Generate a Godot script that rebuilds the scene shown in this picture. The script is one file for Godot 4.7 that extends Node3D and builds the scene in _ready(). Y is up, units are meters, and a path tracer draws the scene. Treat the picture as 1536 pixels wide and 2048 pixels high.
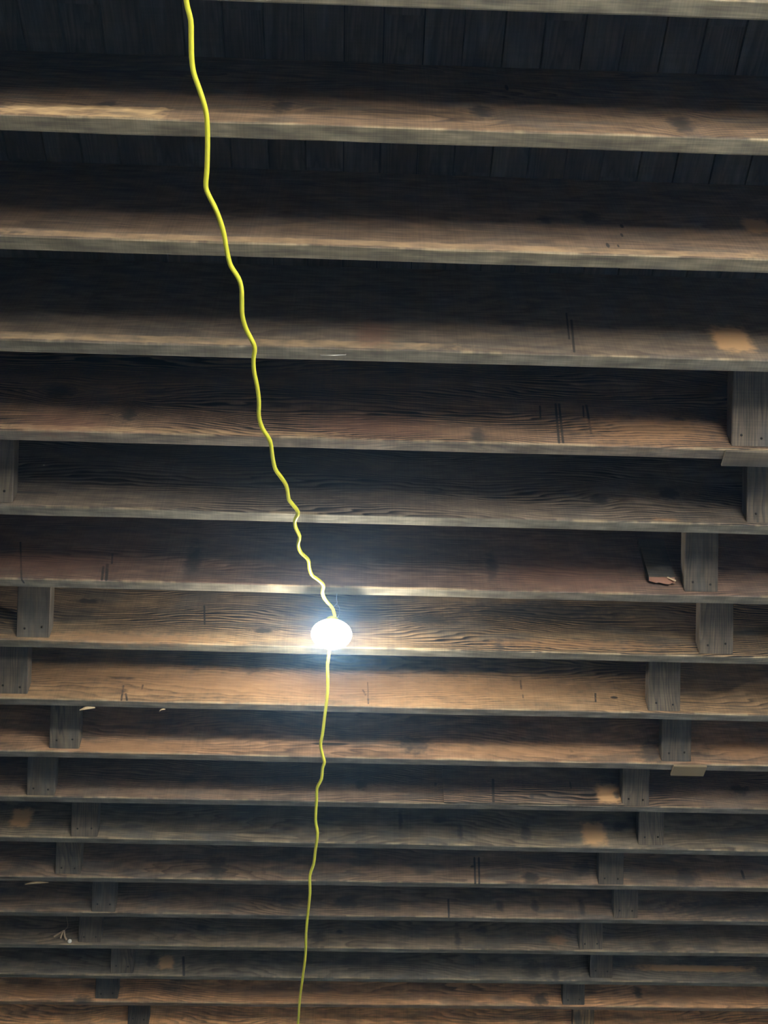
extends Node3D
# A dark old timber ceiling seen from below: deep joists with staggered slanting bridging struts, a board deck above them and a yellow string light hung beneath.

const EYE := 1.6          # camera above the floor
const HB := 4.0253        # underside of the joists
const DEEP := 0.48        # depth of a joist
const THICK := 0.04       # thickness of a joist
const HALF := 3.99        # half the length of a joist
const DECK := HB + DEEP

var used := {}
var rng := RandomNumberGenerator.new()
var mats := {}
var jobs := []      # wood textures to compute, several at a time
var results := []
# far-edge z of the joists seen in the photograph, and how much each one is out of square
var rows := [[-0.598, 0.0], [-0.896, -0.0007], [-1.199, -0.0020], [-1.498, -0.0001], [-1.799, -0.0019], [-2.087, -0.0038], [-2.397, -0.0025], [-2.690, -0.0036], [-3.003, -0.0046], [-3.311, -0.0024], [-3.602, 0.0015], [-3.900, -0.0046], [-4.201, 0.0023], [-4.498, 0.0048], [-4.796, 0.0049], [-5.099, 0.0038], [-5.383, 0.0085]]
# marks on the faces, in metres: along the joist, above its lower edge, half width, half height
# k knot, d dark stain, n nick, s scratch, l bare light patch, o bare warm patch, r reddish patch, w pale strip of lamp light painted in
var marks := {
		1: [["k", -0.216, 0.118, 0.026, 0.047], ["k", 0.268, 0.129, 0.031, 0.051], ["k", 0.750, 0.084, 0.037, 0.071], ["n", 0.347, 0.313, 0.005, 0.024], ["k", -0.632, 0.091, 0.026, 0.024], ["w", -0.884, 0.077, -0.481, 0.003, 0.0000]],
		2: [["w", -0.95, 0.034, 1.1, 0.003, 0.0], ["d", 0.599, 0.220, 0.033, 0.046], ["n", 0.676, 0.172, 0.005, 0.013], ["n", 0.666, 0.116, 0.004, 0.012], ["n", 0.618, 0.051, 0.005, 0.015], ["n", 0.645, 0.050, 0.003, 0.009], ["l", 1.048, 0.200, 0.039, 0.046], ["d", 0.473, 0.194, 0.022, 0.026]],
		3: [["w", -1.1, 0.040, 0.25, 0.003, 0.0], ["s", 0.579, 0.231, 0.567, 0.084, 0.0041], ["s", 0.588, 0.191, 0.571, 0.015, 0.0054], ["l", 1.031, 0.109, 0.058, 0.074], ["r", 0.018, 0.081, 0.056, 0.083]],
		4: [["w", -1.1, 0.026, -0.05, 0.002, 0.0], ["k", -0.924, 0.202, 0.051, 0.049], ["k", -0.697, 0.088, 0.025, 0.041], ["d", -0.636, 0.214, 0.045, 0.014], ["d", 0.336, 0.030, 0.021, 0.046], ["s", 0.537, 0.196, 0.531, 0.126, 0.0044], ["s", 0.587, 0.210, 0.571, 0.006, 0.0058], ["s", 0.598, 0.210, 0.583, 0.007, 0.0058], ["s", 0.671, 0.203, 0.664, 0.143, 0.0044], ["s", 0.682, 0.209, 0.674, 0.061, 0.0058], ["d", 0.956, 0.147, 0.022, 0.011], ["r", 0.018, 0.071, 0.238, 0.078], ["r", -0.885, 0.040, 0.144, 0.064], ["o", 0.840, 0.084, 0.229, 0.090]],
		5: [["k", 0.753, 0.104, 0.032, 0.028], ["k", 0.983, 0.144, 0.039, 0.036], ["d", 0.231, 0.119, 0.035, 0.015], ["d", -1.032, 0.064, 0.107, 0.007], ["o", 0.946, 0.014, 0.041, 0.010]],
		6: [["d", -0.561, 0.110, 0.030, 0.085], ["d", 0.443, 0.110, 0.022, 0.086], ["s", -0.851, 0.065, -0.843, 0.004, 0.0066], ["s", -0.840, 0.075, -0.829, 0.004, 0.0082], ["s", -0.834, 0.130, -0.826, 0.081, 0.0049], ["s", -1.153, 0.176, -1.098, -0.017, 0.0049], ["r", -1.029, 0.081, 0.311, 0.074], ["r", 0.687, 0.082, 0.306, 0.085]],
		7: [["k", -0.974, 0.193, 0.060, 0.015], ["s", -0.557, 0.184, -0.544, 0.096, 0.0052], ["k", -0.337, 0.069, 0.035, 0.014], ["d", 0.253, 0.142, 0.108, 0.030], ["d", 0.490, 0.025, 0.018, 0.028], ["d", 0.654, 0.193, 0.330, 0.046], ["o", 0.777, 0.038, 0.392, 0.029], ["o", -0.807, 0.016, 0.395, 0.035]],
		8: [["n", -0.873, 0.107, 0.051, 0.007], ["s", -0.864, 0.069, -0.859, 0.003, 0.0055], ["s", -0.848, 0.031, -0.839, 0.003, 0.0055], ["n", -0.794, 0.066, 0.004, 0.014], ["s", 0.019, 0.076, 0.029, 0.053, 0.0055], ["s", 0.037, 0.113, 0.040, 0.011, 0.0037], ["s", 0.614, 0.138, 0.612, 0.099, 0.0055], ["s", 0.615, 0.070, 0.615, 0.056, 0.0037], ["s", 0.889, 0.083, 0.884, 0.045, 0.0055], ["n", 0.957, 0.066, 0.015, 0.007], ["d", -0.397, 0.161, 0.049, 0.022], ["o", -0.214, 0.093, 1.320, 0.098]],
		9: [["d", 0.230, 0.065, 0.063, 0.048], ["n", -0.102, 0.062, 0.078, 0.007], ["k", 0.841, 0.050, 0.010, 0.010], ["d", 1.151, 0.053, 0.052, 0.058], ["o", -0.889, 0.025, 0.344, 0.038], ["o", 0.659, 0.052, 0.394, 0.043], ["o", 1.512, 0.074, 0.180, 0.044]],
		10: [["k", 0.024, 0.081, 0.029, 0.029], ["d", -0.675, 0.091, 0.041, 0.024], ["s", 0.566, 0.112, 0.559, 0.006, 0.0081], ["k", 0.328, 0.092, 0.008, 0.010], ["n", 0.884, 0.091, 0.004, 0.020], ["d", 0.719, 0.035, 0.010, 0.019], ["l", 1.039, 0.054, 0.058, 0.049], ["d", 1.067, 0.049, 0.017, 0.019], ["k", 1.585, 0.089, 0.054, 0.029]],
		11: [["l", 1.028, 0.067, 0.056, 0.059], ["d", 0.370, 0.120, 0.035, 0.022], ["d", 0.197, 0.116, 0.011, 0.050], ["d", 0.453, 0.061, 0.013, 0.049], ["d", 0.732, 0.067, 0.026, 0.044], ["l", -1.416, 0.091, 0.046, 0.049], ["d", 1.148, 0.101, 0.035, 0.025]],
		12: [["s", 0.544, 0.124, 0.539, -0.004, 0.0066], ["s", 0.564, 0.124, 0.557, -0.004, 0.0066], ["k", 0.786, 0.029, 0.040, 0.034], ["d", -0.608, 0.057, 0.049, 0.054], ["d", 1.487, 0.041, 0.059, 0.044], ["k", 0.532, 0.081, 0.009, 0.010], ["d", 1.028, 0.077, 0.045, 0.035], ["n", 1.746, 0.060, 0.007, 0.025]],
		13: [["d", -0.311, 0.062, 0.079, 0.022], ["s", 0.446, 0.085, 0.444, 0.001, 0.0069], ["d", 0.686, 0.059, 0.021, 0.030], ["d", 0.850, 0.061, 0.021, 0.035], ["d", -0.034, 0.058, 0.069, 0.025], ["d", 1.066, 0.057, 0.016, 0.045], ["d", 1.738, 0.054, 0.330, 0.050]],
		14: [["d", -0.723, 0.090, 0.029, 0.020], ["d", -0.163, 0.048, 0.043, 0.030], ["k", -0.061, 0.082, 0.019, 0.013], ["d", 0.631, 0.098, 0.034, 0.020], ["d", 0.511, 0.046, 0.017, 0.040], ["d", 1.489, 0.029, 0.054, 0.030], ["o", 0.996, 0.053, 0.061, 0.035]],
		15: [["d", -0.998, 0.079, 0.030, 0.041], ["s", -0.843, 0.094, -0.827, 0.005, 0.0099], ["l", -0.924, 0.067, 0.040, 0.036], ["d", 0.913, 0.053, 0.050, 0.052], ["d", 1.024, 0.034, 0.023, 0.036], ["l", 1.738, 0.071, 0.306, 0.018], ["d", 2.088, 0.047, 0.051, 0.041]],
		16: [["o", -1.648, 0.044, 0.281, 0.047], ["d", -1.371, 0.008, 0.046, 0.026], ["o", -0.259, 0.045, 0.673, 0.052], ["d", 0.984, 0.032, 0.052, 0.036], ["o", 1.823, 0.053, 0.447, 0.052], ["d", 1.500, 0.076, 0.026, 0.037]],
		17: [],
}


func _ready() -> void:
	# camera
	var cam := Camera3D.new()
	cam.name = "camera"
	cam.fov = rad_to_deg(2.0 * atan(1024.0 / 2057.0))
	cam.position = Vector3(0, EYE, 0)
	cam.rotation = Vector3(deg_to_rad(50.0024), deg_to_rad(-1.9327), deg_to_rad(-0.1013))
	cam.near = 0.02
	add_child(cam)
	cam.current = true
	# sky and exposure
	var we := WorldEnvironment.new()
	we.name = "world"
	var env := Environment.new()
	env.background_mode = Environment.BG_SKY
	var sky := Sky.new()
	var sm := ProceduralSkyMaterial.new()
	sm.sky_top_color = Color(0.60, 0.65, 0.72)
	sm.sky_horizon_color = Color(0.78, 0.80, 0.82)
	sm.ground_bottom_color = Color(0.30, 0.29, 0.27)
	sm.ground_horizon_color = Color(0.50, 0.50, 0.48)
	sm.sun_angle_max = 0.0
	sm.energy_multiplier = SKY_ENERGY
	sky.sky_material = sm
	env.sky = sky
	env.tonemap_mode = Environment.TONE_MAPPER_LINEAR
	env.tonemap_exposure = 3.2
	env.volumetric_fog_enabled = true
	env.volumetric_fog_density = GLARE_HAZE
	env.volumetric_fog_albedo = Color(0.58, 0.80, 1.0)
	env.volumetric_fog_anisotropy = 0.88
	env.sdfgi_enabled = true
	env.ssao_enabled = true
	env.ssil_enabled = true
	we.environment = env
	add_child(we)
	rng.seed = 20
	make_materials()
	build_room()
	build_ceiling()
	build_joists()
	build_struts()
	build_string_light()
	build_small_things()


# ------------------------------------------------------------------ constants for light
const GLARE_HAZE := 0.013  # thin fog added for lens glare round the lamp and bluish dark gaps
const SKY_ENERGY := 80.0
const LAMP_ENERGY := 0.28


# ------------------------------------------------------------------ naming
func numbered(called: String) -> String:
	var n: int = used.get(called, 0)
	used[called] = n + 1
	return called if n == 0 else "%s_%03d" % [called, n]


func thing(called: String, label: String, category: String, at := Vector3.ZERO, group := "") -> Node3D:
	var o := Node3D.new()
	o.name = numbered(called)
	add_child(o, true)
	o.position = at
	tag(o, label, category, group)
	return o


func tag(o: Node, label: String, category: String, group := "") -> void:
	o.set_meta("label", label)
	o.set_meta("category", category)
	if group != "":
		o.set_meta("group", group)


func mesh_node(called: String, mesh: Mesh, m: Material, parent: Node = self, at := Vector3.ZERO) -> MeshInstance3D:
	var o := MeshInstance3D.new()
	o.name = numbered(called) if parent == self else called
	o.mesh = mesh
	o.material_override = m
	o.position = at
	parent.add_child(o, true)
	return o


# ------------------------------------------------------------------ shapes
func new_st() -> SurfaceTool:
	var st := SurfaceTool.new()
	st.begin(Mesh.PRIMITIVE_TRIANGLES)
	return st


func done(st: SurfaceTool) -> ArrayMesh:
	st.generate_normals()
	st.index()
	return st.commit()


# a quad whose front looks along «out»; corners in order round the edge, one uv each
func quad(st: SurfaceTool, p: Array, uv: Array, out: Vector3, smooth := -1) -> void:
	var n: Vector3 = (p[1] - p[0]).cross(p[2] - p[0])
	if n.length() < 1e-12:
		n = (p[2] - p[0]).cross(p[3] - p[0])
	var order := [0, 2, 1, 0, 3, 2] if n.dot(out) > 0.0 else [0, 1, 2, 0, 2, 3]
	for k in order:
		st.set_smooth_group(smooth)
		st.set_uv(uv[k])
		st.add_vertex(p[k])


func tri(st: SurfaceTool, a: Vector3, b: Vector3, c: Vector3, out: Vector3, uv := Vector2.ZERO) -> void:
	st.set_smooth_group(-1)
	var flip: bool = (b - a).cross(c - a).dot(out) > 0.0
	for q in ([a, c, b] if flip else [a, b, c]):
		st.set_uv(uv + Vector2(q.x, q.y))
		st.add_vertex(q)


# a box with chamfered edges along its longest look: profile in the plane across «axis» 0 (x)
func box(st: SurfaceTool, c: Vector3, s: Vector3, ch := 0.0, uvo := Vector2.ZERO, uvs := 1.0) -> void:
	var h := s * 0.5
	var prof := [Vector2(-h.y + ch, -h.z), Vector2(h.y - ch, -h.z), Vector2(h.y, -h.z + ch), Vector2(h.y, h.z - ch), Vector2(h.y - ch, h.z), Vector2(-h.y + ch, h.z), Vector2(-h.y, h.z - ch), Vector2(-h.y, -h.z + ch)]
	var around := 0.0
	for k in 8:
		var a: Vector2 = prof[k]
		var b: Vector2 = prof[(k + 1) % 8]
		if a.distance_to(b) < 1e-6:
			continue
		var mid := (a + b) * 0.5
		var l := a.distance_to(b)
		quad(st, [c + Vector3(-h.x, a.x, a.y), c + Vector3(h.x, a.x, a.y), c + Vector3(h.x, b.x, b.y), c + Vector3(-h.x, b.x, b.y)], [uvo + Vector2(-h.x, around) * uvs, uvo + Vector2(h.x, around) * uvs, uvo + Vector2(h.x, around + l) * uvs, uvo + Vector2(-h.x, around + l) * uvs], Vector3(0, mid.x / h.y, mid.y / h.z))
		around += l
	for sx in [-1.0, 1.0]:
		for k in range(1, 7):
			var a: Vector2 = prof[0]
			var b: Vector2 = prof[k]
			var d: Vector2 = prof[k + 1]
			if absf((b - a).cross(d - a)) > 1e-12:
				tri(st, c + Vector3(sx * h.x, a.x, a.y), c + Vector3(sx * h.x, b.x, b.y), c + Vector3(sx * h.x, d.x, d.y), Vector3(sx, 0, 0), uvo)


func plain_box(s: Vector3, ch := 0.0) -> ArrayMesh:
	var st := new_st()
	box(st, Vector3.ZERO, s, ch)
	return done(st)


func tube(st: SurfaceTool, pts: Array, r: float, sides := 8, smooth_steps := 3) -> void:
	var path := []
	for i in pts.size() - 1:
		var p0: Vector3 = pts[maxi(i - 1, 0)]
		var p1: Vector3 = pts[i]
		var p2: Vector3 = pts[i + 1]
		var p3: Vector3 = pts[mini(i + 2, pts.size() - 1)]
		for k in smooth_steps:
			path.append(p1.cubic_interpolate(p2, p0, p3, float(k) / smooth_steps))
	path.append(pts[pts.size() - 1])
	var rings := []
	var side := Vector3.RIGHT
	for i in path.size():
		var t: Vector3 = (path[mini(i + 1, path.size() - 1)] - path[maxi(i - 1, 0)]).normalized()
		side = (side - t * side.dot(t)).normalized()
		if side.length() < 0.5:
			side = t.cross(Vector3.UP).normalized()
		var up := t.cross(side)
		var ring := []
		for k in sides:
			var a := TAU * k / sides
			ring.append(path[i] + (side * cos(a) + up * sin(a)) * r)
		rings.append(ring)
	for i in rings.size() - 1:
		for k in sides:
			var j := (k + 1) % sides
			var mid: Vector3 = (rings[i][k] + rings[i][j]) * 0.5 - path[i]
			quad(st, [rings[i][k], rings[i + 1][k], rings[i + 1][j], rings[i][j]], [Vector2(0, i), Vector2(0, i + 1), Vector2(1, i + 1), Vector2(1, i)], mid, 1)
	for e in [0, rings.size() - 1]:
		var out: Vector3 = path[0] - path[1] if e == 0 else path[e] - path[e - 1]
		for k in range(1, sides - 1):
			tri(st, rings[e][0], rings[e][k], rings[e][k + 1], out)


func lathe(prof: Array, sides := 32) -> ArrayMesh:
	var st := new_st()
	for i in prof.size() - 1:
		var a: Vector2 = prof[i]
		var b: Vector2 = prof[i + 1]
		for k in sides:
			var t0 := TAU * k / sides
			var t1 := TAU * (k + 1) / sides
			var d0 := Vector3(cos(t0), 0, sin(t0))
			var d1 := Vector3(cos(t1), 0, sin(t1))
			var nn := Vector2(b.y - a.y, -(b.x - a.x))
			var out := (d0 + d1) * 0.5 * nn.x + Vector3.UP * nn.y
			quad(st, [d0 * a.x + Vector3.UP * a.y, d1 * a.x + Vector3.UP * a.y, d1 * b.x + Vector3.UP * b.y, d0 * b.x + Vector3.UP * b.y], [Vector2(0, 0), Vector2(1, 0), Vector2(1, 1), Vector2(0, 1)], out, 1)
	return done(st)


# ------------------------------------------------------------------ materials
func mat(called: String, c: Color, rough := 0.8, metal := 0.0) -> StandardMaterial3D:
	var m := StandardMaterial3D.new()
	m.resource_name = called
	m.albedo_color = c
	m.roughness = rough
	m.metallic = metal
	mats[called] = m
	return m


func make_materials() -> void:
	mat("concrete", Color(0.50, 0.50, 0.48), 0.9)
	mat("plaster", Color(0.42, 0.40, 0.37), 0.9)
	mat("trim", Color(0.33, 0.27, 0.22), 0.7)
	mat("roof_sheet", Color(0.10, 0.09, 0.08), 0.9)
	mat("cord", Color(1.0, 0.98, 0.30), 0.32)
	mat("housing", Color(0.80, 0.76, 0.16), 0.45)
	mat("steel", Color(0.62, 0.62, 0.60), 0.35, 0.9)
	mat("rust", Color(0.13, 0.10, 0.08), 0.7, 0.4)
	mat("bare_wood", Color(0.78, 0.70, 0.56), 0.8)
	mat("split_wood", Color(0.60, 0.44, 0.36), 0.85)
	mat("shim_wood", Color(0.50, 0.44, 0.33), 0.8)
	mat("husk", Color(0.74, 0.66, 0.54), 0.8)
	mat("fluff", Color(0.92, 0.92, 0.88), 0.9)
	var glow := mat("diffuser", Color(0.95, 0.95, 0.93), 0.5)
	glow.emission_enabled = true
	glow.emission = Color(1.0, 0.97, 0.90)
	glow.emission_energy_multiplier = 3.0
	for k in 4:
		jobs.append(["strut_wood_%d" % k, 700 + k, 512, 256, 0.0, 0.6, 0.30, [], {"light": [Color(0.365, 0.33, 0.28), Color(0.335, 0.305, 0.26), Color(0.39, 0.355, 0.30), Color(0.66, 0.54, 0.37)][k], "dark": Color(0.20, 0.18, 0.165), "stain": 0.7, "rings": 70.0, "contrast": 0.5}])
	for k in 2:
		jobs.append(["deck_wood_%d" % k, 800 + k, 512, 128, 0.0, 1.6, 0.30, [], {"light": Color(0.27, 0.235, 0.20), "dark": Color(0.15, 0.125, 0.11), "stain": 0.6, "rings": 60.0, "contrast": 0.5}])
	for i in 18:
		var t: Array = tones[i]
		var s := span(i)
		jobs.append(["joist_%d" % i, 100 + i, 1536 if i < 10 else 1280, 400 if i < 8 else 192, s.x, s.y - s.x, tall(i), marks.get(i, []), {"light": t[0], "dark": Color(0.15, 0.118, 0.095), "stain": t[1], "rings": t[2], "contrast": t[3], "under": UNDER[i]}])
	results.resize(jobs.size())
	var task := WorkerThreadPool.add_group_task(paint_job, jobs.size(), -1, true)
	WorkerThreadPool.wait_for_group_task_completion(task)
	for k in jobs.size():
		var m := mat(jobs[k][0], Color.WHITE, 0.84)
		m.albedo_texture = ImageTexture.create_from_image(Image.create_from_data(jobs[k][2], jobs[k][3], false, Image.FORMAT_RGB8, results[k]))


func paint_job(k: int) -> void:
	var j: Array = jobs[k]
	results[k] = wood_pixels(j[1], j[2], j[3], j[4], j[5], j[6], j[7], j[8])


func smooth01(a: float, b: float, x: float) -> float:
	var t := clampf((x - a) / (b - a), 0.0, 1.0)
	return t * t * (3.0 - 2.0 * t)


# sawn softwood: rings that bend round knots, streaks along the grain, saw marks across it, stains, and the given marks.
# x runs from x0 over «wide» metres; the rows run from «tall» - THICK above the lower edge down to THICK below it (the underside, unrolled)
func wood_pixels(seed_: int, w: int, h: int, x0: float, wide: float, tall: float, list: Array, look: Dictionary) -> PackedByteArray:
	var n1 := FastNoiseLite.new()
	n1.seed = seed_
	n1.noise_type = FastNoiseLite.TYPE_SIMPLEX
	n1.fractal_type = FastNoiseLite.FRACTAL_NONE
	n1.frequency = 1.0
	var n2 := FastNoiseLite.new()
	n2.seed = seed_ + 31
	n2.noise_type = FastNoiseLite.TYPE_SIMPLEX
	n2.fractal_type = FastNoiseLite.FRACTAL_FBM
	n2.fractal_octaves = 3
	n2.frequency = 1.0
	var light: Color = look.light
	var dark: Color = look.dark
	var stain_most: float = look.stain
	var rings: float = look.rings
	var contrast: float = look.contrast
	var grey := Color(0.30, 0.295, 0.28).lerp(light, 0.15)
	var under: Color = look.get("under", Color(0, 0, 0, 0))
	var knots := []
	for f in list:
		if f[0] == "k":
			knots.append(f)
	var saw := PackedFloat32Array()
	for i in w:
		saw.append(n1.get_noise_2d((x0 + wide * i / w) * 190.0, 3.3) * 0.045)
	var px := PackedFloat32Array()
	px.resize(w * h * 3)
	var at := 0
	for j in h:
		var v := tall - THICK - tall * (j + 0.5) / h
		for i in w:
			var x := x0 + wide * i / w
			var vv := v
			for f in knots:
				var dx: float = (x - f[1]) / (f[3] * 1.5)
				if dx * dx < 6.0:
					var dv: float = v - f[2]
					vv -= signf(dv) * f[4] * 0.9 * exp(-dx * dx) * exp(-absf(dv) / (1.6 * f[4]))
			var r := vv * rings + 2.6 * n1.get_noise_2d(x * 0.9, vv * 5.0) + 0.25 * n1.get_noise_2d(x * 6.0, vv * 40.0)
			var t := r - floorf(r)
			var g := t * t if t < 0.86 else (1.0 - t) * 5.2
			var blot := n2.get_noise_2d(x * 2.4, v * 9.0)
			var streak := n1.get_noise_2d(x * 5.0, v * 330.0)
			var k := minf(1.0, g * contrast * 1.25) * (1.0 + 0.65 * n1.get_noise_2d(x * 1.1 + 40.0, v * 7.0))
			var s := smooth01(0.05, 0.55, blot) * stain_most
			var b := 1.0 + streak * 0.10 + saw[i] + 0.16 * n2.get_noise_2d(x * 7.0 + 90.0, v * 22.0)
			if under.a > 0.0:
				var e := smooth01(0.002, -0.004, v) * 0.85
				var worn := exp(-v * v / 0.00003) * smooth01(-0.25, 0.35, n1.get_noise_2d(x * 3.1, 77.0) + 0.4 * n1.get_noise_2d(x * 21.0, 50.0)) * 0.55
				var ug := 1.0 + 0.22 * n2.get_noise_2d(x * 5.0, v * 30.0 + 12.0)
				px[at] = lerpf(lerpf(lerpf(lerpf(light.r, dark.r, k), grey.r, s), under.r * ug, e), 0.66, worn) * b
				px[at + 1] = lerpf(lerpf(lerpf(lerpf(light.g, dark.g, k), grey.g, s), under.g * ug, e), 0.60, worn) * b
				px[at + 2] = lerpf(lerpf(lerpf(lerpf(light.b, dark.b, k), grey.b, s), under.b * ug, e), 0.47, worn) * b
				at += 3
				continue
			px[at] = lerpf(lerpf(light.r, dark.r, k), grey.r, s) * b
			px[at + 1] = lerpf(lerpf(light.g, dark.g, k), grey.g, s) * b
			px[at + 2] = lerpf(lerpf(light.b, dark.b, k), grey.b, s) * b
			at += 3
	for f in list:
		var kind: String = f[0]
		var cx: float = f[1]
		var cv: float = f[2]
		var rx: float = f[3]
		var rv: float = f[4]
		var width := 0.0
		if kind == "s":
			width = f[5]
			rx = absf(f[3] - f[1]) * 0.5 + width * 2.0
			rv = absf(f[4] - f[2]) * 0.5 + width * 2.0
			cx = (f[1] + f[3]) * 0.5
			cv = (f[2] + f[4]) * 0.5
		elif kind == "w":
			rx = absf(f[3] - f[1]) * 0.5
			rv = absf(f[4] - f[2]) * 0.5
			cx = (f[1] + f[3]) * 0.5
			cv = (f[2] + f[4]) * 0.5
		var i0 := clampi(int((cx - rx * 1.7 - x0) / wide * w), 0, w)
		var i1 := clampi(int((cx + rx * 1.7 - x0) / wide * w) + 1, 0, w)
		var j0 := clampi(int((tall - THICK - cv - rv * 1.7) / tall * h), 0, h)
		var j1 := clampi(int((tall - THICK - cv + rv * 1.7) / tall * h) + 1, 0, h)
		for j in range(j0, j1):
			var v := tall - THICK - tall * (j + 0.5) / h
			for i in range(i0, i1):
				var x := x0 + wide * i / w
				var dx := (x - cx) / rx
				var dv := (v - cv) / rv
				var wob := 0.35 * n2.get_noise_2d(x * 22.0 + cx * 9.0, v * 40.0)
				var to := Color(0.16, 0.145, 0.13)
				var a := 0.0
				if kind == "k":
					a = 0.72 * (1.0 - smooth01(0.35, 1.15, sqrt(dx * dx + dv * dv) + wob))
				elif kind == "d":
					to = Color(0.20, 0.195, 0.185)
					a = 0.65 * (1.0 - smooth01(0.3, 1.3, sqrt(dx * dx + dv * dv) + wob))
				elif kind == "n":
					a = 0.9 * (1.0 - smooth01(0.7, 1.1, sqrt(dx * dx + dv * dv)))
				elif kind == "s":
					var p := Vector2(x, v)
					var q := Geometry2D.get_closest_point_to_segment(p, Vector2(f[1], f[2]), Vector2(f[3], f[4]))
					a = 0.9 * (1.0 - smooth01(0.4, 0.75, p.distance_to(q) / width))
				elif kind == "l":
					to = Color(0.76, 0.60, 0.42)
					a = 0.9 * (1.0 - smooth01(0.62, 1.2, pow(pow(absf(dx), 5.0) + pow(absf(dv), 5.0), 0.2) + wob * 0.45))
				elif kind == "o":
					to = Color(0.66, 0.50, 0.35)
					a = 0.6 * (1.0 - smooth01(0.2, 1.3, sqrt(dx * dx + dv * dv) + wob))
				elif kind == "r":
					to = Color(0.47, 0.33, 0.27)
					a = 0.5 * (1.0 - smooth01(0.2, 1.3, sqrt(dx * dx + dv * dv) + wob))
				elif kind == "w":  # grazing lamp light painted as a pale strip on the lower face
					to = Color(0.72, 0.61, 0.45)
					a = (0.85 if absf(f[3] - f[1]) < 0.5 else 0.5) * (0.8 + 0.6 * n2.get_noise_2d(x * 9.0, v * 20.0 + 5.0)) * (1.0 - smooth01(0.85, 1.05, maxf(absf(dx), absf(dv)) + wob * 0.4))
				if a > 0.0:
					var o := (j * w + i) * 3
					px[o] = lerpf(px[o], to.r, a)
					px[o + 1] = lerpf(px[o + 1], to.g, a)
					px[o + 2] = lerpf(px[o + 2], to.b, a)
	var bytes := PackedByteArray()
	bytes.resize(w * h * 3)
	for i in px.size():
		bytes[i] = clampi(int(px[i] * 255.0), 0, 255)
	return bytes


# ------------------------------------------------------------------ the room
func build_room() -> void:
	var zr := 1.9
	var zf := -7.4
	var lenz := zr - zf
	var midz := (zr + zf) * 0.5
	var parts := [
		["floor", Vector3(8.3, 0.2, lenz + 0.3), Vector3(0, -0.1, midz), "concrete"],
		["wall_left", Vector3(0.15, DECK + 0.1, lenz + 0.3), Vector3(-4.075, (DECK + 0.1) * 0.5, midz), "plaster"],
		["wall_right", Vector3(0.15, DECK + 0.1, lenz + 0.3), Vector3(4.075, (DECK + 0.1) * 0.5, midz), "plaster"],
		["wall_front", Vector3(8.0, DECK + 0.1, 0.15), Vector3(0, (DECK + 0.1) * 0.5, zf - 0.075), "plaster"],
	]
	for p in parts:
		var o := mesh_node(p[0], plain_box(p[1], 0.0), mats[p[3]], self, p[2])
		o.set_meta("kind", "structure")
	# the rear wall has a wide opening, right of the camera's back
	var st := new_st()
	var x0 := 0.7
	var x1 := 3.9
	var top := 3.65
	var sill := 2.0
	var full := DECK + 0.1
	box(st, Vector3((-4.0 + x0) * 0.5, full * 0.5, zr + 0.075), Vector3(x0 + 4.0, full, 0.15))
	box(st, Vector3((4.0 + x1) * 0.5, full * 0.5, zr + 0.075), Vector3(4.0 - x1, full, 0.15))
	box(st, Vector3((x0 + x1) * 0.5, (top + full) * 0.5, zr + 0.075), Vector3(x1 - x0, full - top, 0.15))
	box(st, Vector3((x0 + x1) * 0.5, sill * 0.5, zr + 0.075), Vector3(x1 - x0, sill, 0.15))
	mesh_node("wall_rear", done(st), mats.plaster).set_meta("kind", "structure")
	st = new_st()
	box(st, Vector3(x0 + 0.05, (top + sill) * 0.5, zr + 0.075), Vector3(0.1, top - sill, 0.2), 0.008)
	box(st, Vector3(x1 - 0.05, (top + sill) * 0.5, zr + 0.075), Vector3(0.1, top - sill, 0.2), 0.008)
	box(st, Vector3((x0 + x1) * 0.5, top - 0.05, zr + 0.075), Vector3(x1 - x0 - 0.2, 0.1, 0.2), 0.008)
	box(st, Vector3((x0 + x1) * 0.5, sill + 0.03, zr + 0.06), Vector3(x1 - x0 - 0.2, 0.06, 0.26), 0.008)
	mesh_node("trim_1", done(st), mats.trim).set_meta("kind", "structure")


func build_ceiling() -> void:
	var c := Node3D.new()
	c.name = "ceiling"
	c.set_meta("kind", "structure")
	add_child(c, true)
	c.position = Vector3(0, DECK, 0)
	var wide := 0.1064
	var meshes := []
	for k in 4:
		var st := new_st()
		var h := Vector3(wide - [0.003, 0.005, 0.004, 0.006][k], 0.025, 9.3)
		# a board that runs front to back; its grain follows it
		for face in [[Vector3(0, -1, 0), 0], [Vector3(1, 0, 0), 1], [Vector3(-1, 0, 0), 1], [Vector3(0, 1, 0), 0]]:
			var n: Vector3 = face[0]
			var p := []
			var uv := []
			for s in [[-1, -1], [-1, 1], [1, 1], [1, -1]]:
				var q := Vector3(n.x * h.x * 0.5, n.y * h.y * 0.5, s[1] * h.z * 0.5)
				if face[1] == 0:
					q.x = s[0] * h.x * 0.5
				else:
					q.y = s[0] * h.y * 0.5
				p.append(q)
				uv.append(Vector2(q.z / 1.6 + k * 0.37, (q.x + q.y) / 0.3 + k * 0.29))
			quad(st, p, uv, n)
		meshes.append(done(st))
	for k in 75:
		var x := -0.6097 + wide * (0.5 + k - 32)
		if absf(x) < 4.0:
			mesh_node("deck_board", meshes[(k * 7) % 4], mats["deck_wood_%d" % ((k * 5 + k / 3) % 2)], c, Vector3(x, 0.0125 + [0.0, 0.002, 0.001][k % 3], -2.75))
	mesh_node("roof_sheet", plain_box(Vector3(8.3, 0.05, 9.6)), mats.roof_sheet, c, Vector3(0, 0.055, -2.75))


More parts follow.
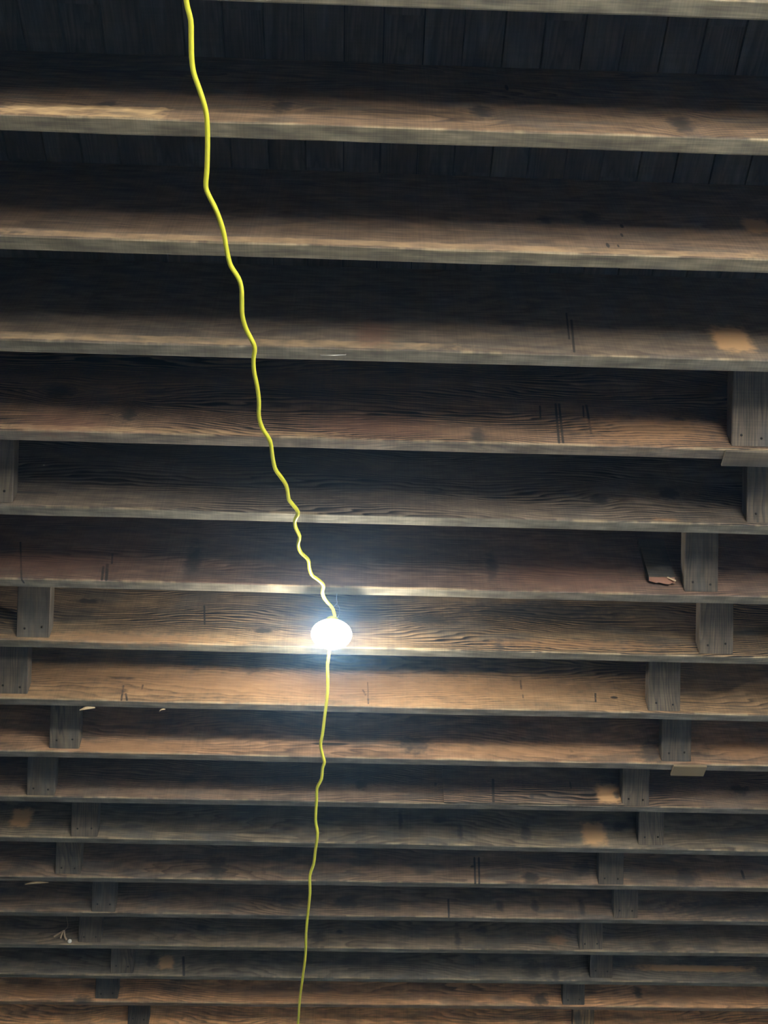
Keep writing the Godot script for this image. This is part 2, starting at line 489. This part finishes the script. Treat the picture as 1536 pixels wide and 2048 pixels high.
# ------------------------------------------------------------------ joists
func row(i: int) -> Array:
	return rows[i] if i >= 0 and i < rows.size() else [-0.6 - 0.2991 * i, 0.001]


func far_z(i: int, x: float) -> float:
	return row(i)[0] + row(i)[1] * x


const PLACES := ["topmost", "second", "third", "fourth", "fifth", "sixth", "seventh", "eighth", "ninth", "tenth", "eleventh", "twelfth", "thirteenth", "fourteenth", "fifteenth", "sixteenth", "seventeenth", "eighteenth"]
const LOOKS := ["only its greenish grey underside showing", "lamp light painted along its lower edge, three dark knots", "plain brown, dark specks near right end", "bare light square near right end", "dense wavy grain, long dark nicks", "grey, rippled grain at right end", "reddish, broken strut stub at right", "black grain lines, right behind the lamp", "evenly tan, dark dash at left", "pinkish tan lower half, dark smudge", "fine grain, pale patch beside right strut", "small bare yellow patch near right strut", "round dark knot, two upright scratches", "dull grey with one upright crack", "grey brown, dry husk at its left", "pale orange streak at right end", "clean orange tan face", "orange tan, last at the lower edge"]
# base colours of the faces: sapwood tone, late-wood tone, stain share, rings per metre, contrast
var tones := [
	[Color(0.44, 0.40, 0.33), 0.5, 80.0, 0.45], [Color(0.47, 0.385, 0.30), 0.45, 60.0, 0.45], [Color(0.46, 0.385, 0.315), 0.3, 50.0, 0.2], [Color(0.42, 0.37, 0.315), 0.45, 50.0, 0.2],
	[Color(0.56, 0.45, 0.355), 0.15, 92.0, 1.35], [Color(0.45, 0.405, 0.35), 0.4, 95.0, 1.1], [Color(0.47, 0.38, 0.325), 0.3, 110.0, 0.5], [Color(0.56, 0.475, 0.36), 0.5, 105.0, 1.25],
	[Color(0.60, 0.49, 0.36), 0.2, 90.0, 0.5], [Color(0.60, 0.475, 0.365), 0.35, 60.0, 0.35], [Color(0.50, 0.42, 0.35), 0.4, 130.0, 1.05], [Color(0.46, 0.42, 0.35), 0.7, 60.0, 0.4],
	[Color(0.50, 0.42, 0.345), 0.6, 60.0, 0.4], [Color(0.48, 0.41, 0.34), 0.7, 70.0, 0.4], [Color(0.47, 0.42, 0.35), 0.6, 60.0, 0.35], [Color(0.44, 0.41, 0.355), 0.6, 60.0, 0.35],
	[Color(0.80, 0.61, 0.44), 0.4, 60.0, 0.4], [Color(0.94, 0.72, 0.50), 0.25, 70.0, 0.4]]


# the undersides: greyed by dust and soot
const UNDER := [Color(0.43, 0.410, 0.34), Color(0.43, 0.410, 0.34), Color(0.43, 0.410, 0.34), Color(0.42, 0.405, 0.35), Color(0.40, 0.375, 0.33), Color(0.42, 0.410, 0.36), Color(0.42, 0.410, 0.36), Color(0.42, 0.410, 0.36), Color(0.40, 0.395, 0.36), Color(0.40, 0.395, 0.36), Color(0.40, 0.395, 0.36), Color(0.40, 0.395, 0.36), Color(0.40, 0.395, 0.36), Color(0.40, 0.395, 0.36), Color(0.42, 0.410, 0.36), Color(0.42, 0.410, 0.36), Color(0.46, 0.390, 0.31), Color(0.46, 0.390, 0.31)]


func span(i: int) -> Vector2:
	return Vector2(-0.95 - 0.061 * i, 1.02 + 0.083 * i)


func tall(i: int) -> float:
	return DEEP + THICK if i < 8 else 0.26


func mirror(u: float) -> float:
	var t := fposmod(u, 2.0)
	return t if t <= 1.0 else 2.0 - t


func joist_mesh(i: int, look_i: int) -> ArrayMesh:
	var st := new_st()
	var s := span(look_i)
	var th := tall(look_i)
	var wob := FastNoiseLite.new()
	wob.seed = 900 + i
	wob.frequency = 1.0
	# cuts along x: where the texture turns round, and every 0.12 m
	var cuts := [-HALF, HALF]
	var wide := s.y - s.x
	for k in range(-3, 5):
		var x := s.x + wide * k
		if absf(x) < HALF:
			cuts.append(x)
	for k in range(-33, 34):
		cuts.append(k * 0.12)
	cuts.sort()
	var c := 0.004
	var profs := []
	for x in cuts:
		var zf := far_z(i, x)
		var zn := zf + THICK
		var a := 0.0016 * wob.get_noise_2d(x * 2.2, 0.0)
		var b := 0.0020 * wob.get_noise_2d(x * 1.7, 8.0)
		var d := 0.0016 * wob.get_noise_2d(x * 2.6, 16.0)
		var cc := c * (1.0 + 0.7 * wob.get_noise_2d(x * 5.0, 30.0))
		profs.append([Vector3(x, DEEP, zn + a), Vector3(x, th - THICK, zn + a), Vector3(x, cc + b, zn + a), Vector3(x, b, zn + a - cc), Vector3(x, b, zf + d + c), Vector3(x, c + b, zf + d), Vector3(x, DEEP, zf + d)])
	# rows of the texture: 0 at the top of what it covers, 1 at the far lower edge
	var vs := [2.0 * 0.0 + (DEEP - th + THICK) / th, 0.0, (th - THICK - c * 0.7) / th, (th - THICK + c * 0.7) / th, 0.99, 0.97, 0.97 - DEEP / th]
	var outs := [Vector3(0, 0, 1), Vector3(0, 0, 1), Vector3(0, -1, 1), Vector3(0, -1, 0), Vector3(0, -1, -1), Vector3(0, 0, -1)]
	for n in cuts.size() - 1:
		if cuts[n + 1] - cuts[n] < 0.0005:
			continue
		var mid: float = (cuts[n] + cuts[n + 1]) * 0.5
		var base := floorf((mid - s.x) / wide)
		var odd: bool = int(absf(base)) % 2 == 1
		var u0: float = (cuts[n] - s.x) / wide - base
		var u1: float = (cuts[n + 1] - s.x) / wide - base
		if odd:
			u0 = 1.0 - u0
			u1 = 1.0 - u1
		for k in 6:
			quad(st, [profs[n][k], profs[n + 1][k], profs[n + 1][k + 1], profs[n][k + 1]], [Vector2(u0, vs[k]), Vector2(u1, vs[k]), Vector2(u1, vs[k + 1]), Vector2(u0, vs[k + 1])], outs[k])
	for e in [0, cuts.size() - 1]:
		var out := Vector3(-1 if e == 0 else 1, 0, 0)
		for k in range(1, 6):
			tri(st, profs[e][0], profs[e][k], profs[e][k + 1], out)
	return done(st)


func build_joists() -> void:
	for i in range(-4, 21):
		var seen := i >= 0 and i <= 17
		var look: int = i if seen else [11, 3, 14, 5][posmod(i, 4)]
		var m := joist_mesh(i, look)
		var o := mesh_node("joist", m, mats["joist_%d" % look], self, Vector3(0, HB, 0))
		if seen:
			tag(o, "%s joist from the top, %s" % [PLACES[i], LOOKS[i]], "joist", "ceiling joists")
		elif i < 0:
			tag(o, "dark ceiling joist overhead, %s beyond the upper edge of the photo" % ["first", "second", "third", "fourth"][-1 - i], "joist", "joists above the photo")
		else:
			tag(o, "dark ceiling joist far off, %s beyond the lower edge of the photo" % ["first", "second", "third"][i - 18], "joist", "joists below the photo")


# ------------------------------------------------------------------ bridging struts
func strut_mesh(w: float, gap: float, rise: float, thick: float, uvo: Vector2) -> ArrayMesh:
	# origin: middle of the lower end, against the near face of the farther joist; rises towards the back of the nearer one (+z)
	var st := new_st()
	var c := 0.003
	var h := w * 0.5
	var prof := [Vector2(-h, thick), Vector2(-h, c), Vector2(-h + c, 0), Vector2(h - c, 0), Vector2(h, c), Vector2(h, thick)]
	var long := Vector2(gap, rise).length()
	for k in 6:
		var a: Vector2 = prof[k]
		var b: Vector2 = prof[(k + 1) % 6]
		var mid := (a + b) * 0.5
		quad(st, [Vector3(a.x, a.y, 0.0005), Vector3(b.x, b.y, 0.0005), Vector3(b.x, b.y + rise, gap), Vector3(a.x, a.y + rise, gap)], [uvo + Vector2(0, (a.x + a.y) / 0.3), uvo + Vector2(0, (b.x + b.y) / 0.3), uvo + Vector2(long / 0.6, (b.x + b.y) / 0.3), uvo + Vector2(long / 0.6, (a.x + a.y) / 0.3)], Vector3(mid.x / h, (mid.y - thick * 0.5) / thick * 2.0, 0))
	for e in [0, 1]:
		for k in range(1, 5):
			var q := []
			for p in [prof[0], prof[k], prof[k + 1]]:
				q.append(Vector3(p.x, p.y + rise * e, 0.0005 + (gap - 0.0005) * e))
			tri(st, q[0], q[1], q[2], Vector3(0, 0, -1 if e == 0 else 1), uvo)
	return done(st)


func build_struts() -> void:
	var left := {4: [-1.128, 0.115, 0.010], 5: [-1.255, 0.114, 0.012], 6: [-1.122, 0.114, 0.012], 7: [-1.261, 0.119, 0.020], 8: [-1.119, 0.115, 0.014], 9: [-1.260, 0.112, 0.004], 10: [-1.131, 0.112, 0.005], 11: [-1.252, 0.111, 0.014], 12: [-1.137, 0.109, 0.004], 13: [-1.246, 0.109, 0.011], 14: [-1.133, 0.113, 0.010], 15: [-1.250, 0.115, 0.016], 16: [-1.123, 0.111, 0.010]}
	var right := {3: [1.139, 0.115, 0.014], 4: [1.260, 0.117, 0.012], 5: [1.131, 0.112, 0.016], 6: [1.251, 0.119, 0.010], 7: [1.133, 0.119, 0.009], 8: [1.245, 0.116, 0.012], 9: [1.138, 0.111, 0.003], 10: [1.266, 0.109, 0.018], 11: [1.143, 0.112, 0.003], 12: [1.263, 0.112, 0.006], 13: [1.150, 0.113, 0.008], 14: [1.253, 0.114, 0.016], 15: [1.155, 0.115, 0.008], 16: [1.255, 0.114, 0.010]}
	var nail := lathe([Vector2(0.0, -0.002), Vector2(0.0035, -0.0016), Vector2(0.0042, 0.0), Vector2(0.0042, 0.004)], 10)
	for side in [["left", left], ["right", right]]:
		var n := 0
		for i in side[1]:
			var d: Array = side[1][i]
			var x: float = d[0]
			var zn := far_z(i + 1, x) + THICK + 0.0012
			var gap: float = far_z(i, x) - zn - 0.002
			var rise := gap * 0.88
			var t := thing("bridging_strut", "slanting grey strut between the %s and %s joists, in the %s column" % [PLACES[i], PLACES[i + 1], side[0]], "strut", Vector3(x, HB + d[2], zn), "bridging struts of the %s column" % side[0])
			var k: int = (i * 5 + (1 if side[0] == "left" else 0)) % 3
			if side[0] == "right" and i == 16:
				k = 3
				t.set_meta("label", "slanting pale tan strut between the %s and %s joists, in the right column" % [PLACES[i], PLACES[i + 1]])
			mesh_node("board", strut_mesh(d[1], gap, rise, 0.056, Vector2(0.07 * (i % 3) + (0.0 if side[0] == "left" else 0.3), 0.11 * (i % 4))), mats["strut_wood_%d" % k], t)
			var dir := Vector3(0, rise, gap).normalized()
			for sx in [-0.25, 0.27]:
				var o := mesh_node("nail", nail, mats.rust, t, Vector3(sx * d[1], 0, 0) + dir * (0.03 + 0.006 * sin(i * 3.0 + sx * 9.0)))
				o.rotation.x = -atan2(rise, gap)
			n += 1


# ------------------------------------------------------------------ string light
func lamp_at(t: Node3D, at: Vector3, turn: Vector3) -> void:
	# «at»: middle of the diffuser's rim, in the string's own axes
	var housing := lathe([Vector2(0.0, 0.024), Vector2(0.034, 0.024), Vector2(0.036, 0.028), Vector2(0.030, 0.038), Vector2(0.022, 0.042), Vector2(0.021, 0.058), Vector2(0.016, 0.064), Vector2(0.0, 0.065)], 36)
	var prof := [Vector2(0.0, -0.032)]
	for k in range(1, 15):
		var g := PI * k / 16.0
		prof.append(Vector2(0.066 * sin(g), -0.004 - 0.028 * cos(g)))
	prof.append(Vector2(0.0, 0.0235))
	var glass := lathe(prof, 36)
	var a := mesh_node("lamp_housing", housing, mats.housing, t, at)
	a.rotation = turn
	var b := mesh_node("lamp_diffuser", glass, mats.diffuser, t, at)
	b.rotation = turn
	var l := OmniLight3D.new()
	l.name = "lamp_light"
	l.position = at + Basis.from_euler(turn) * Vector3(0, -0.004, 0)
	l.light_color = Color(1.0, 0.965, 0.90)
	l.light_energy = LAMP_ENERGY
	l.light_size = 0.02
	l.omni_range = 20.0
	l.omni_attenuation = 2.0
	l.shadow_enabled = true
	t.add_child(l, true)


func build_string_light() -> void:
	var at := Vector3(-0.0873, EYE + 2.274, -2.42)
	var t := thing("string_light", "yellow work light string with a glowing round lamp hung under the joists", "string light", at)
	var up := [Vector3(-0.356, 3.750, -0.477), Vector3(-0.360, 3.743, -0.528), Vector3(-0.354, 3.739, -0.562), Vector3(-0.355, 3.735, -0.593), Vector3(-0.357, 3.732, -0.629), Vector3(-0.355, 3.729, -0.657), Vector3(-0.347, 3.727, -0.685), Vector3(-0.339, 3.724, -0.713), Vector3(-0.335, 3.722, -0.737), Vector3(-0.335, 3.720, -0.767), Vector3(-0.338, 3.718, -0.808), Vector3(-0.342, 3.716, -0.849), Vector3(-0.347, 3.715, -0.885), Vector3(-0.341, 3.714, -0.906), Vector3(-0.331, 3.714, -0.930), Vector3(-0.322, 3.713, -0.958), Vector3(-0.316, 3.713, -0.987), Vector3(-0.313, 3.713, -1.016), Vector3(-0.310, 3.713, -1.042), Vector3(-0.305, 3.713, -1.066), Vector3(-0.290, 3.714, -1.096), Vector3(-0.285, 3.714, -1.121), Vector3(-0.286, 3.716, -1.154), Vector3(-0.287, 3.717, -1.193), Vector3(-0.281, 3.719, -1.227), Vector3(-0.271, 3.721, -1.254), Vector3(-0.263, 3.722, -1.280), Vector3(-0.268, 3.725, -1.312), Vector3(-0.269, 3.728, -1.349), Vector3(-0.264, 3.732, -1.394), Vector3(-0.262, 3.737, -1.442), Vector3(-0.265, 3.743, -1.491), Vector3(-0.258, 3.748, -1.533), Vector3(-0.241, 3.755, -1.577), Vector3(-0.238, 3.763, -1.631), Vector3(-0.233, 3.771, -1.679), Vector3(-0.219, 3.777, -1.712), Vector3(-0.206, 3.784, -1.747), Vector3(-0.202, 3.794, -1.800), Vector3(-0.196, 3.798, -1.817), Vector3(-0.178, 3.806, -1.858), Vector3(-0.188, 3.815, -1.895), Vector3(-0.188, 3.823, -1.928), Vector3(-0.178, 3.834, -1.973), Vector3(-0.184, 3.844, -2.014), Vector3(-0.177, 3.855, -2.055), Vector3(-0.157, 3.865, -2.092), Vector3(-0.155, 3.878, -2.137), Vector3(-0.148, 3.891, -2.180), Vector3(-0.131, 3.898, -2.204), Vector3(-0.114, 3.910, -2.240), Vector3(-0.118, 3.927, -2.291), Vector3(-0.109, 3.943, -2.338), Vector3(-0.085, 3.950, -2.388)]
	var lo := [Vector3(-0.092, 3.872, -2.486), Vector3(-0.098, 3.859, -2.535), Vector3(-0.100, 3.854, -2.558), Vector3(-0.099, 3.829, -2.654), Vector3(-0.109, 3.804, -2.765), Vector3(-0.115, 3.790, -2.828), Vector3(-0.121, 3.781, -2.871), Vector3(-0.115, 3.772, -2.915), Vector3(-0.108, 3.765, -2.948), Vector3(-0.114, 3.760, -2.975), Vector3(-0.118, 3.750, -3.025), Vector3(-0.133, 3.743, -3.068), Vector3(-0.135, 3.732, -3.128), Vector3(-0.139, 3.716, -3.227), Vector3(-0.132, 3.707, -3.291), Vector3(-0.140, 3.694, -3.385), Vector3(-0.147, 3.685, -3.461), Vector3(-0.161, 3.677, -3.528), Vector3(-0.162, 3.667, -3.634), Vector3(-0.171, 3.656, -3.763), Vector3(-0.180, 3.648, -3.901), Vector3(-0.184, 3.642, -4.052), Vector3(-0.198, 3.640, -4.239), Vector3(-0.215, 3.644, -4.451), Vector3(-0.231, 3.661, -4.741), Vector3(-0.258, 3.714, -5.198)]
	var far := Vector3(-0.62, HB - 0.15, 0.10)
	var lead := [far + Vector3(0, 0.03, -0.02), far + Vector3(0.03, -0.02, -0.12), far + Vector3(0.10, -0.06, -0.26), far + Vector3(0.20, -0.10, -0.42)]
	up.reverse()
	var a := []
	for p in [at + Vector3(0.012, 0.045, -0.004)] + up:
		a.append(p - at)
	lead.reverse()
	for p in lead:
		a.append(p - at)
	var st := new_st()
	tube(st, a, 0.0056)
	mesh_node("cord", done(st), mats.cord, t).set_meta("label", "upper length of yellow cord with kinks")
	var b := [Vector3(0.004, 0.035, -0.02), Vector3(0.006, 0.015, -0.055)]
	for p in lo:
		b.append(p - at)
	for p in [Vector3(-0.27, HB - 0.27, -5.75), Vector3(-0.25, HB - 0.20, -6.3), Vector3(-0.30, HB - 0.12, -6.85), Vector3(-0.29, HB - 0.05, -7.38)]:
		b.append(p - at)
	st = new_st()
	tube(st, b, 0.0056)
	mesh_node("cord", done(st), mats.cord, t).set_meta("label", "lower length of yellow cord running on from the lamp")
	lamp_at(t, Vector3.ZERO, Vector3(0.0, 0, 0))
	lamp_at(t, far - at, Vector3.ZERO)
	# wire hook from the joist to the lamp
	st = new_st()
	var hook := [Vector3(0.012, 0.1502, 0.030), Vector3(0.012, 0.130, 0.026), Vector3(0.014, 0.118, 0.018), Vector3(0.003, 0.108, 0.012), Vector3(0.001, 0.092, 0.008), Vector3(0.004, 0.076, 0.004), Vector3(0.012, 0.068, 0.0), Vector3(0.020, 0.076, 0.004), Vector3(0.023, 0.092, 0.008), Vector3(0.021, 0.108, 0.012), Vector3(0.013, 0.116, 0.016)]
	tube(st, hook, 0.0013, 6)
	mesh_node("hook", done(st), mats.steel, t)
	st = new_st()
	var hook2 := []
	for p in hook:
		hook2.append(p + far - at + Vector3(-0.012, -0.002, -0.03))
	tube(st, hook2, 0.0013, 6)
	mesh_node("hook", done(st), mats.steel, t)


# ------------------------------------------------------------------ small things on the joists
func build_small_things() -> void:
	# broken strut stub on the seventh joist
	var x := 1.005
	var zn := far_z(6, x) + THICK + 0.002
	var t := thing("strut_stub", "broken dark strut stub with a splintered pale end on the seventh joist", "strut", Vector3(x, HB, zn))
	var st := new_st()
	box(st, Vector3(0, 0.155, 0.011), Vector3(0.088, 0.19, 0.020), 0.002, Vector2(0.3, 0.2), 2.0)
	mesh_node("board", done(st), mats.strut_wood_1, t)
	st = new_st()
	var tips := [0.050, 0.046, 0.041, 0.045, 0.040, 0.037, 0.036, 0.043, 0.040]
	for k in 8:
		var xa := -0.043 + 0.086 * k / 8.0
		var xb := -0.043 + 0.086 * (k + 1) / 8.0
		quad(st, [Vector3(xa, 0.062, 0.020), Vector3(xb, 0.062, 0.020), Vector3(xb, tips[k + 1], 0.010), Vector3(xa, tips[k], 0.010)], [Vector2(), Vector2(), Vector2(), Vector2()], Vector3(0, -0.4, 1))
		quad(st, [Vector3(xa, 0.062, 0.002), Vector3(xb, 0.062, 0.002), Vector3(xb, tips[k + 1], 0.010), Vector3(xa, tips[k], 0.010)], [Vector2(), Vector2(), Vector2(), Vector2()], Vector3(0, -0.4, -1))
	mesh_node("splintered_end", done(st), mats.split_wood, t)
	st = new_st()
	tube(st, [Vector3(0.018, 0.058, 0.021), Vector3(0.030, 0.049, 0.022), Vector3(0.043, 0.042, 0.021)], 0.0025, 6)
	mesh_node("splinter", done(st), mats.bare_wood, t)
	# lapped board that ends beside the right strut on the eleventh joist
	st = new_st()
	var sp := span(10)
	var outline := [Vector2(0.36, 0.0015), Vector2(1.093, 0.0015), Vector2(1.086, 0.060), Vector2(1.070, 0.100), Vector2(1.045, 0.112), Vector2(1.045, 0.2), Vector2(0.36, 0.2)]
	var front := []
	for q in outline:
		front.append(Vector3(q.x, HB + q.y, far_z(10, q.x) + THICK + 0.0085))
	for k in range(1, 6):
		var tr := [front[0], front[k], front[k + 1]]
		for p in (tr if (tr[1] - tr[0]).cross(tr[2] - tr[0]).z < 0.0 else [tr[0], tr[2], tr[1]]):
			st.set_smooth_group(-1)
			st.set_uv(Vector2((p.x - sp.x) / (sp.y - sp.x), (tall(10) - THICK - (p.y - HB)) / tall(10)))
			st.add_vertex(p)
	for k in 7:
		var p: Vector3 = front[k]
		var q: Vector3 = front[(k + 1) % 7]
		var back := Vector3(0, 0, -0.006)
		var mid := (p + q) * 0.5 - Vector3(0.72, HB + 0.1, front[0].z)
		var e := Vector2(0.9, 0.86)
		quad(st, [p, q, q + back, p + back], [e, e + Vector2(0.05, 0), e + Vector2(0.05, 0.01), e + Vector2(0, 0.01)], Vector3(mid.x * 0.2, mid.y, 0) if k == 0 or k == 5 else Vector3(mid.x, 0, 0))
	tag(mesh_node("lapped_board", done(st), mats.joist_10, self), "thin lapped board on the eleventh joist, cut off beside the right strut", "board")
	# shims under joists
	tag(mesh_node("wood_shim", plain_box(Vector3(0.128, 0.010, 0.062), 0.002), mats.shim_wood, self, Vector3(1.295, HB - 0.0075, far_z(9, 1.295) + 0.012)), "flat pale shim sticking out under the tenth joist, right column", "shim")
	tag(mesh_node("wood_shim", plain_box(Vector3(0.42, 0.008, 0.056), 0.002), mats.strut_wood_2, self, Vector3(1.27, HB - 0.0065, far_z(4, 1.27) + 0.012)), "thin grey batten under the fifth joist at the right edge", "batten")
	# splinters
	for s in [["wood_splinter", Vector3(-0.985, HB - 0.004, far_z(8, -0.985) - 0.002), 0.055, 0.012, "curled pale splinter hanging from the ninth joist left of the lamp"], ["wood_splinter", Vector3(-0.712, HB - 0.003, far_z(8, -0.71) - 0.001), 0.020, 0.005, "tiny pale chip on the ninth joist, right of the curled splinter"], ["wood_splinter", Vector3(-1.39, HB - 0.005, far_z(12, -1.39) - 0.003), 0.10, 0.010, "long dull splinter peeling off the thirteenth joist at the far left"]]:
		st = new_st()
		var l: float = s[2]
		var w: float = s[3]
		var p := [Vector3(-l * 0.5, -w * 0.55, -0.004), Vector3(-l * 0.2, -w * 0.1, 0.0), Vector3(l * 0.15, w * 0.1, 0.001), Vector3(l * 0.5, w * 0.2, 0.0)]
		var wd := [0.0015, w * 0.5, w * 0.42, 0.001]
		for k in 3:
			for dz in [-0.0012, 0.0012]:
				var o := Vector3(0, 0, dz)
				quad(st, [p[k] + Vector3(0, wd[k], 0) + o, p[k + 1] + Vector3(0, wd[k + 1], 0) + o, p[k + 1] - Vector3(0, wd[k + 1], 0) + o, p[k] - Vector3(0, wd[k], 0) + o], [Vector2(), Vector2(), Vector2(), Vector2()], Vector3(0, 0, dz))
			for sy in [-1.0, 1.0]:
				quad(st, [p[k] + Vector3(0, wd[k] * sy, -0.0012), p[k + 1] + Vector3(0, wd[k + 1] * sy, -0.0012), p[k + 1] + Vector3(0, wd[k + 1] * sy, 0.0012), p[k] + Vector3(0, wd[k] * sy, 0.0012)], [Vector2(), Vector2(), Vector2(), Vector2()], Vector3(0, sy, 0))
		tag(mesh_node(s[0], done(st), mats.shim_wood if l > 0.08 else mats.bare_wood, self, s[1]), s[4], "splinter")
	# staple scar
	st = new_st()
	tube(st, [Vector3(-0.035, 0.003, 0.006), Vector3(-0.034, -0.003, 0.006), Vector3(0.034, -0.003, 0.010), Vector3(0.035, 0.003, 0.010)], 0.0014, 6, 1)
	tag(mesh_node("staple", done(st), mats.steel, self, Vector3(-0.088, HB, far_z(3, -0.088) + 0.012)), "shiny wire staple in the underside of the fourth joist", "staple")
	# wisp of husk caught at the left on the fifteenth joist
	var zh := far_z(14, -1.37) + THICK
	var hk := thing("dry_husk", "pale dry husk on a thread by the fifteenth joist, left column", "husk", Vector3(-1.385, HB + 0.05, zh + 0.006))
	st = new_st()
	for leg in [[Vector3(0.006, 0.012, 0.004), Vector3(-0.014, -0.004, 0.006), Vector3(-0.034, -0.018, 0.004)], [Vector3(0.006, 0.014, 0.004), Vector3(0.002, -0.006, 0.008), Vector3(0.000, -0.026, 0.004)], [Vector3(0.008, 0.012, 0.004), Vector3(0.018, -0.016, 0.006), Vector3(0.030, -0.032, 0.003)]]:
		tube(st, leg, 0.0042, 7)
	mesh_node("husk_body", done(st), mats.husk, hk)
	st = new_st()
	tube(st, [Vector3(0.008, 0.012, 0.004), Vector3(0.020, 0.035, 0.003), Vector3(0.012, 0.060, 0.002), Vector3(0.002, 0.085, 0.001)], 0.0012, 5)
	mesh_node("thread", done(st), mats.husk, hk)
	var ball := lathe([Vector2(0.0, -0.010), Vector2(0.007, -0.007), Vector2(0.010, 0.0), Vector2(0.007, 0.007), Vector2(0.0, 0.010)], 12)
	mesh_node("fluff", ball, mats.fluff, hk, Vector3(0.047, -0.040, 0.006))
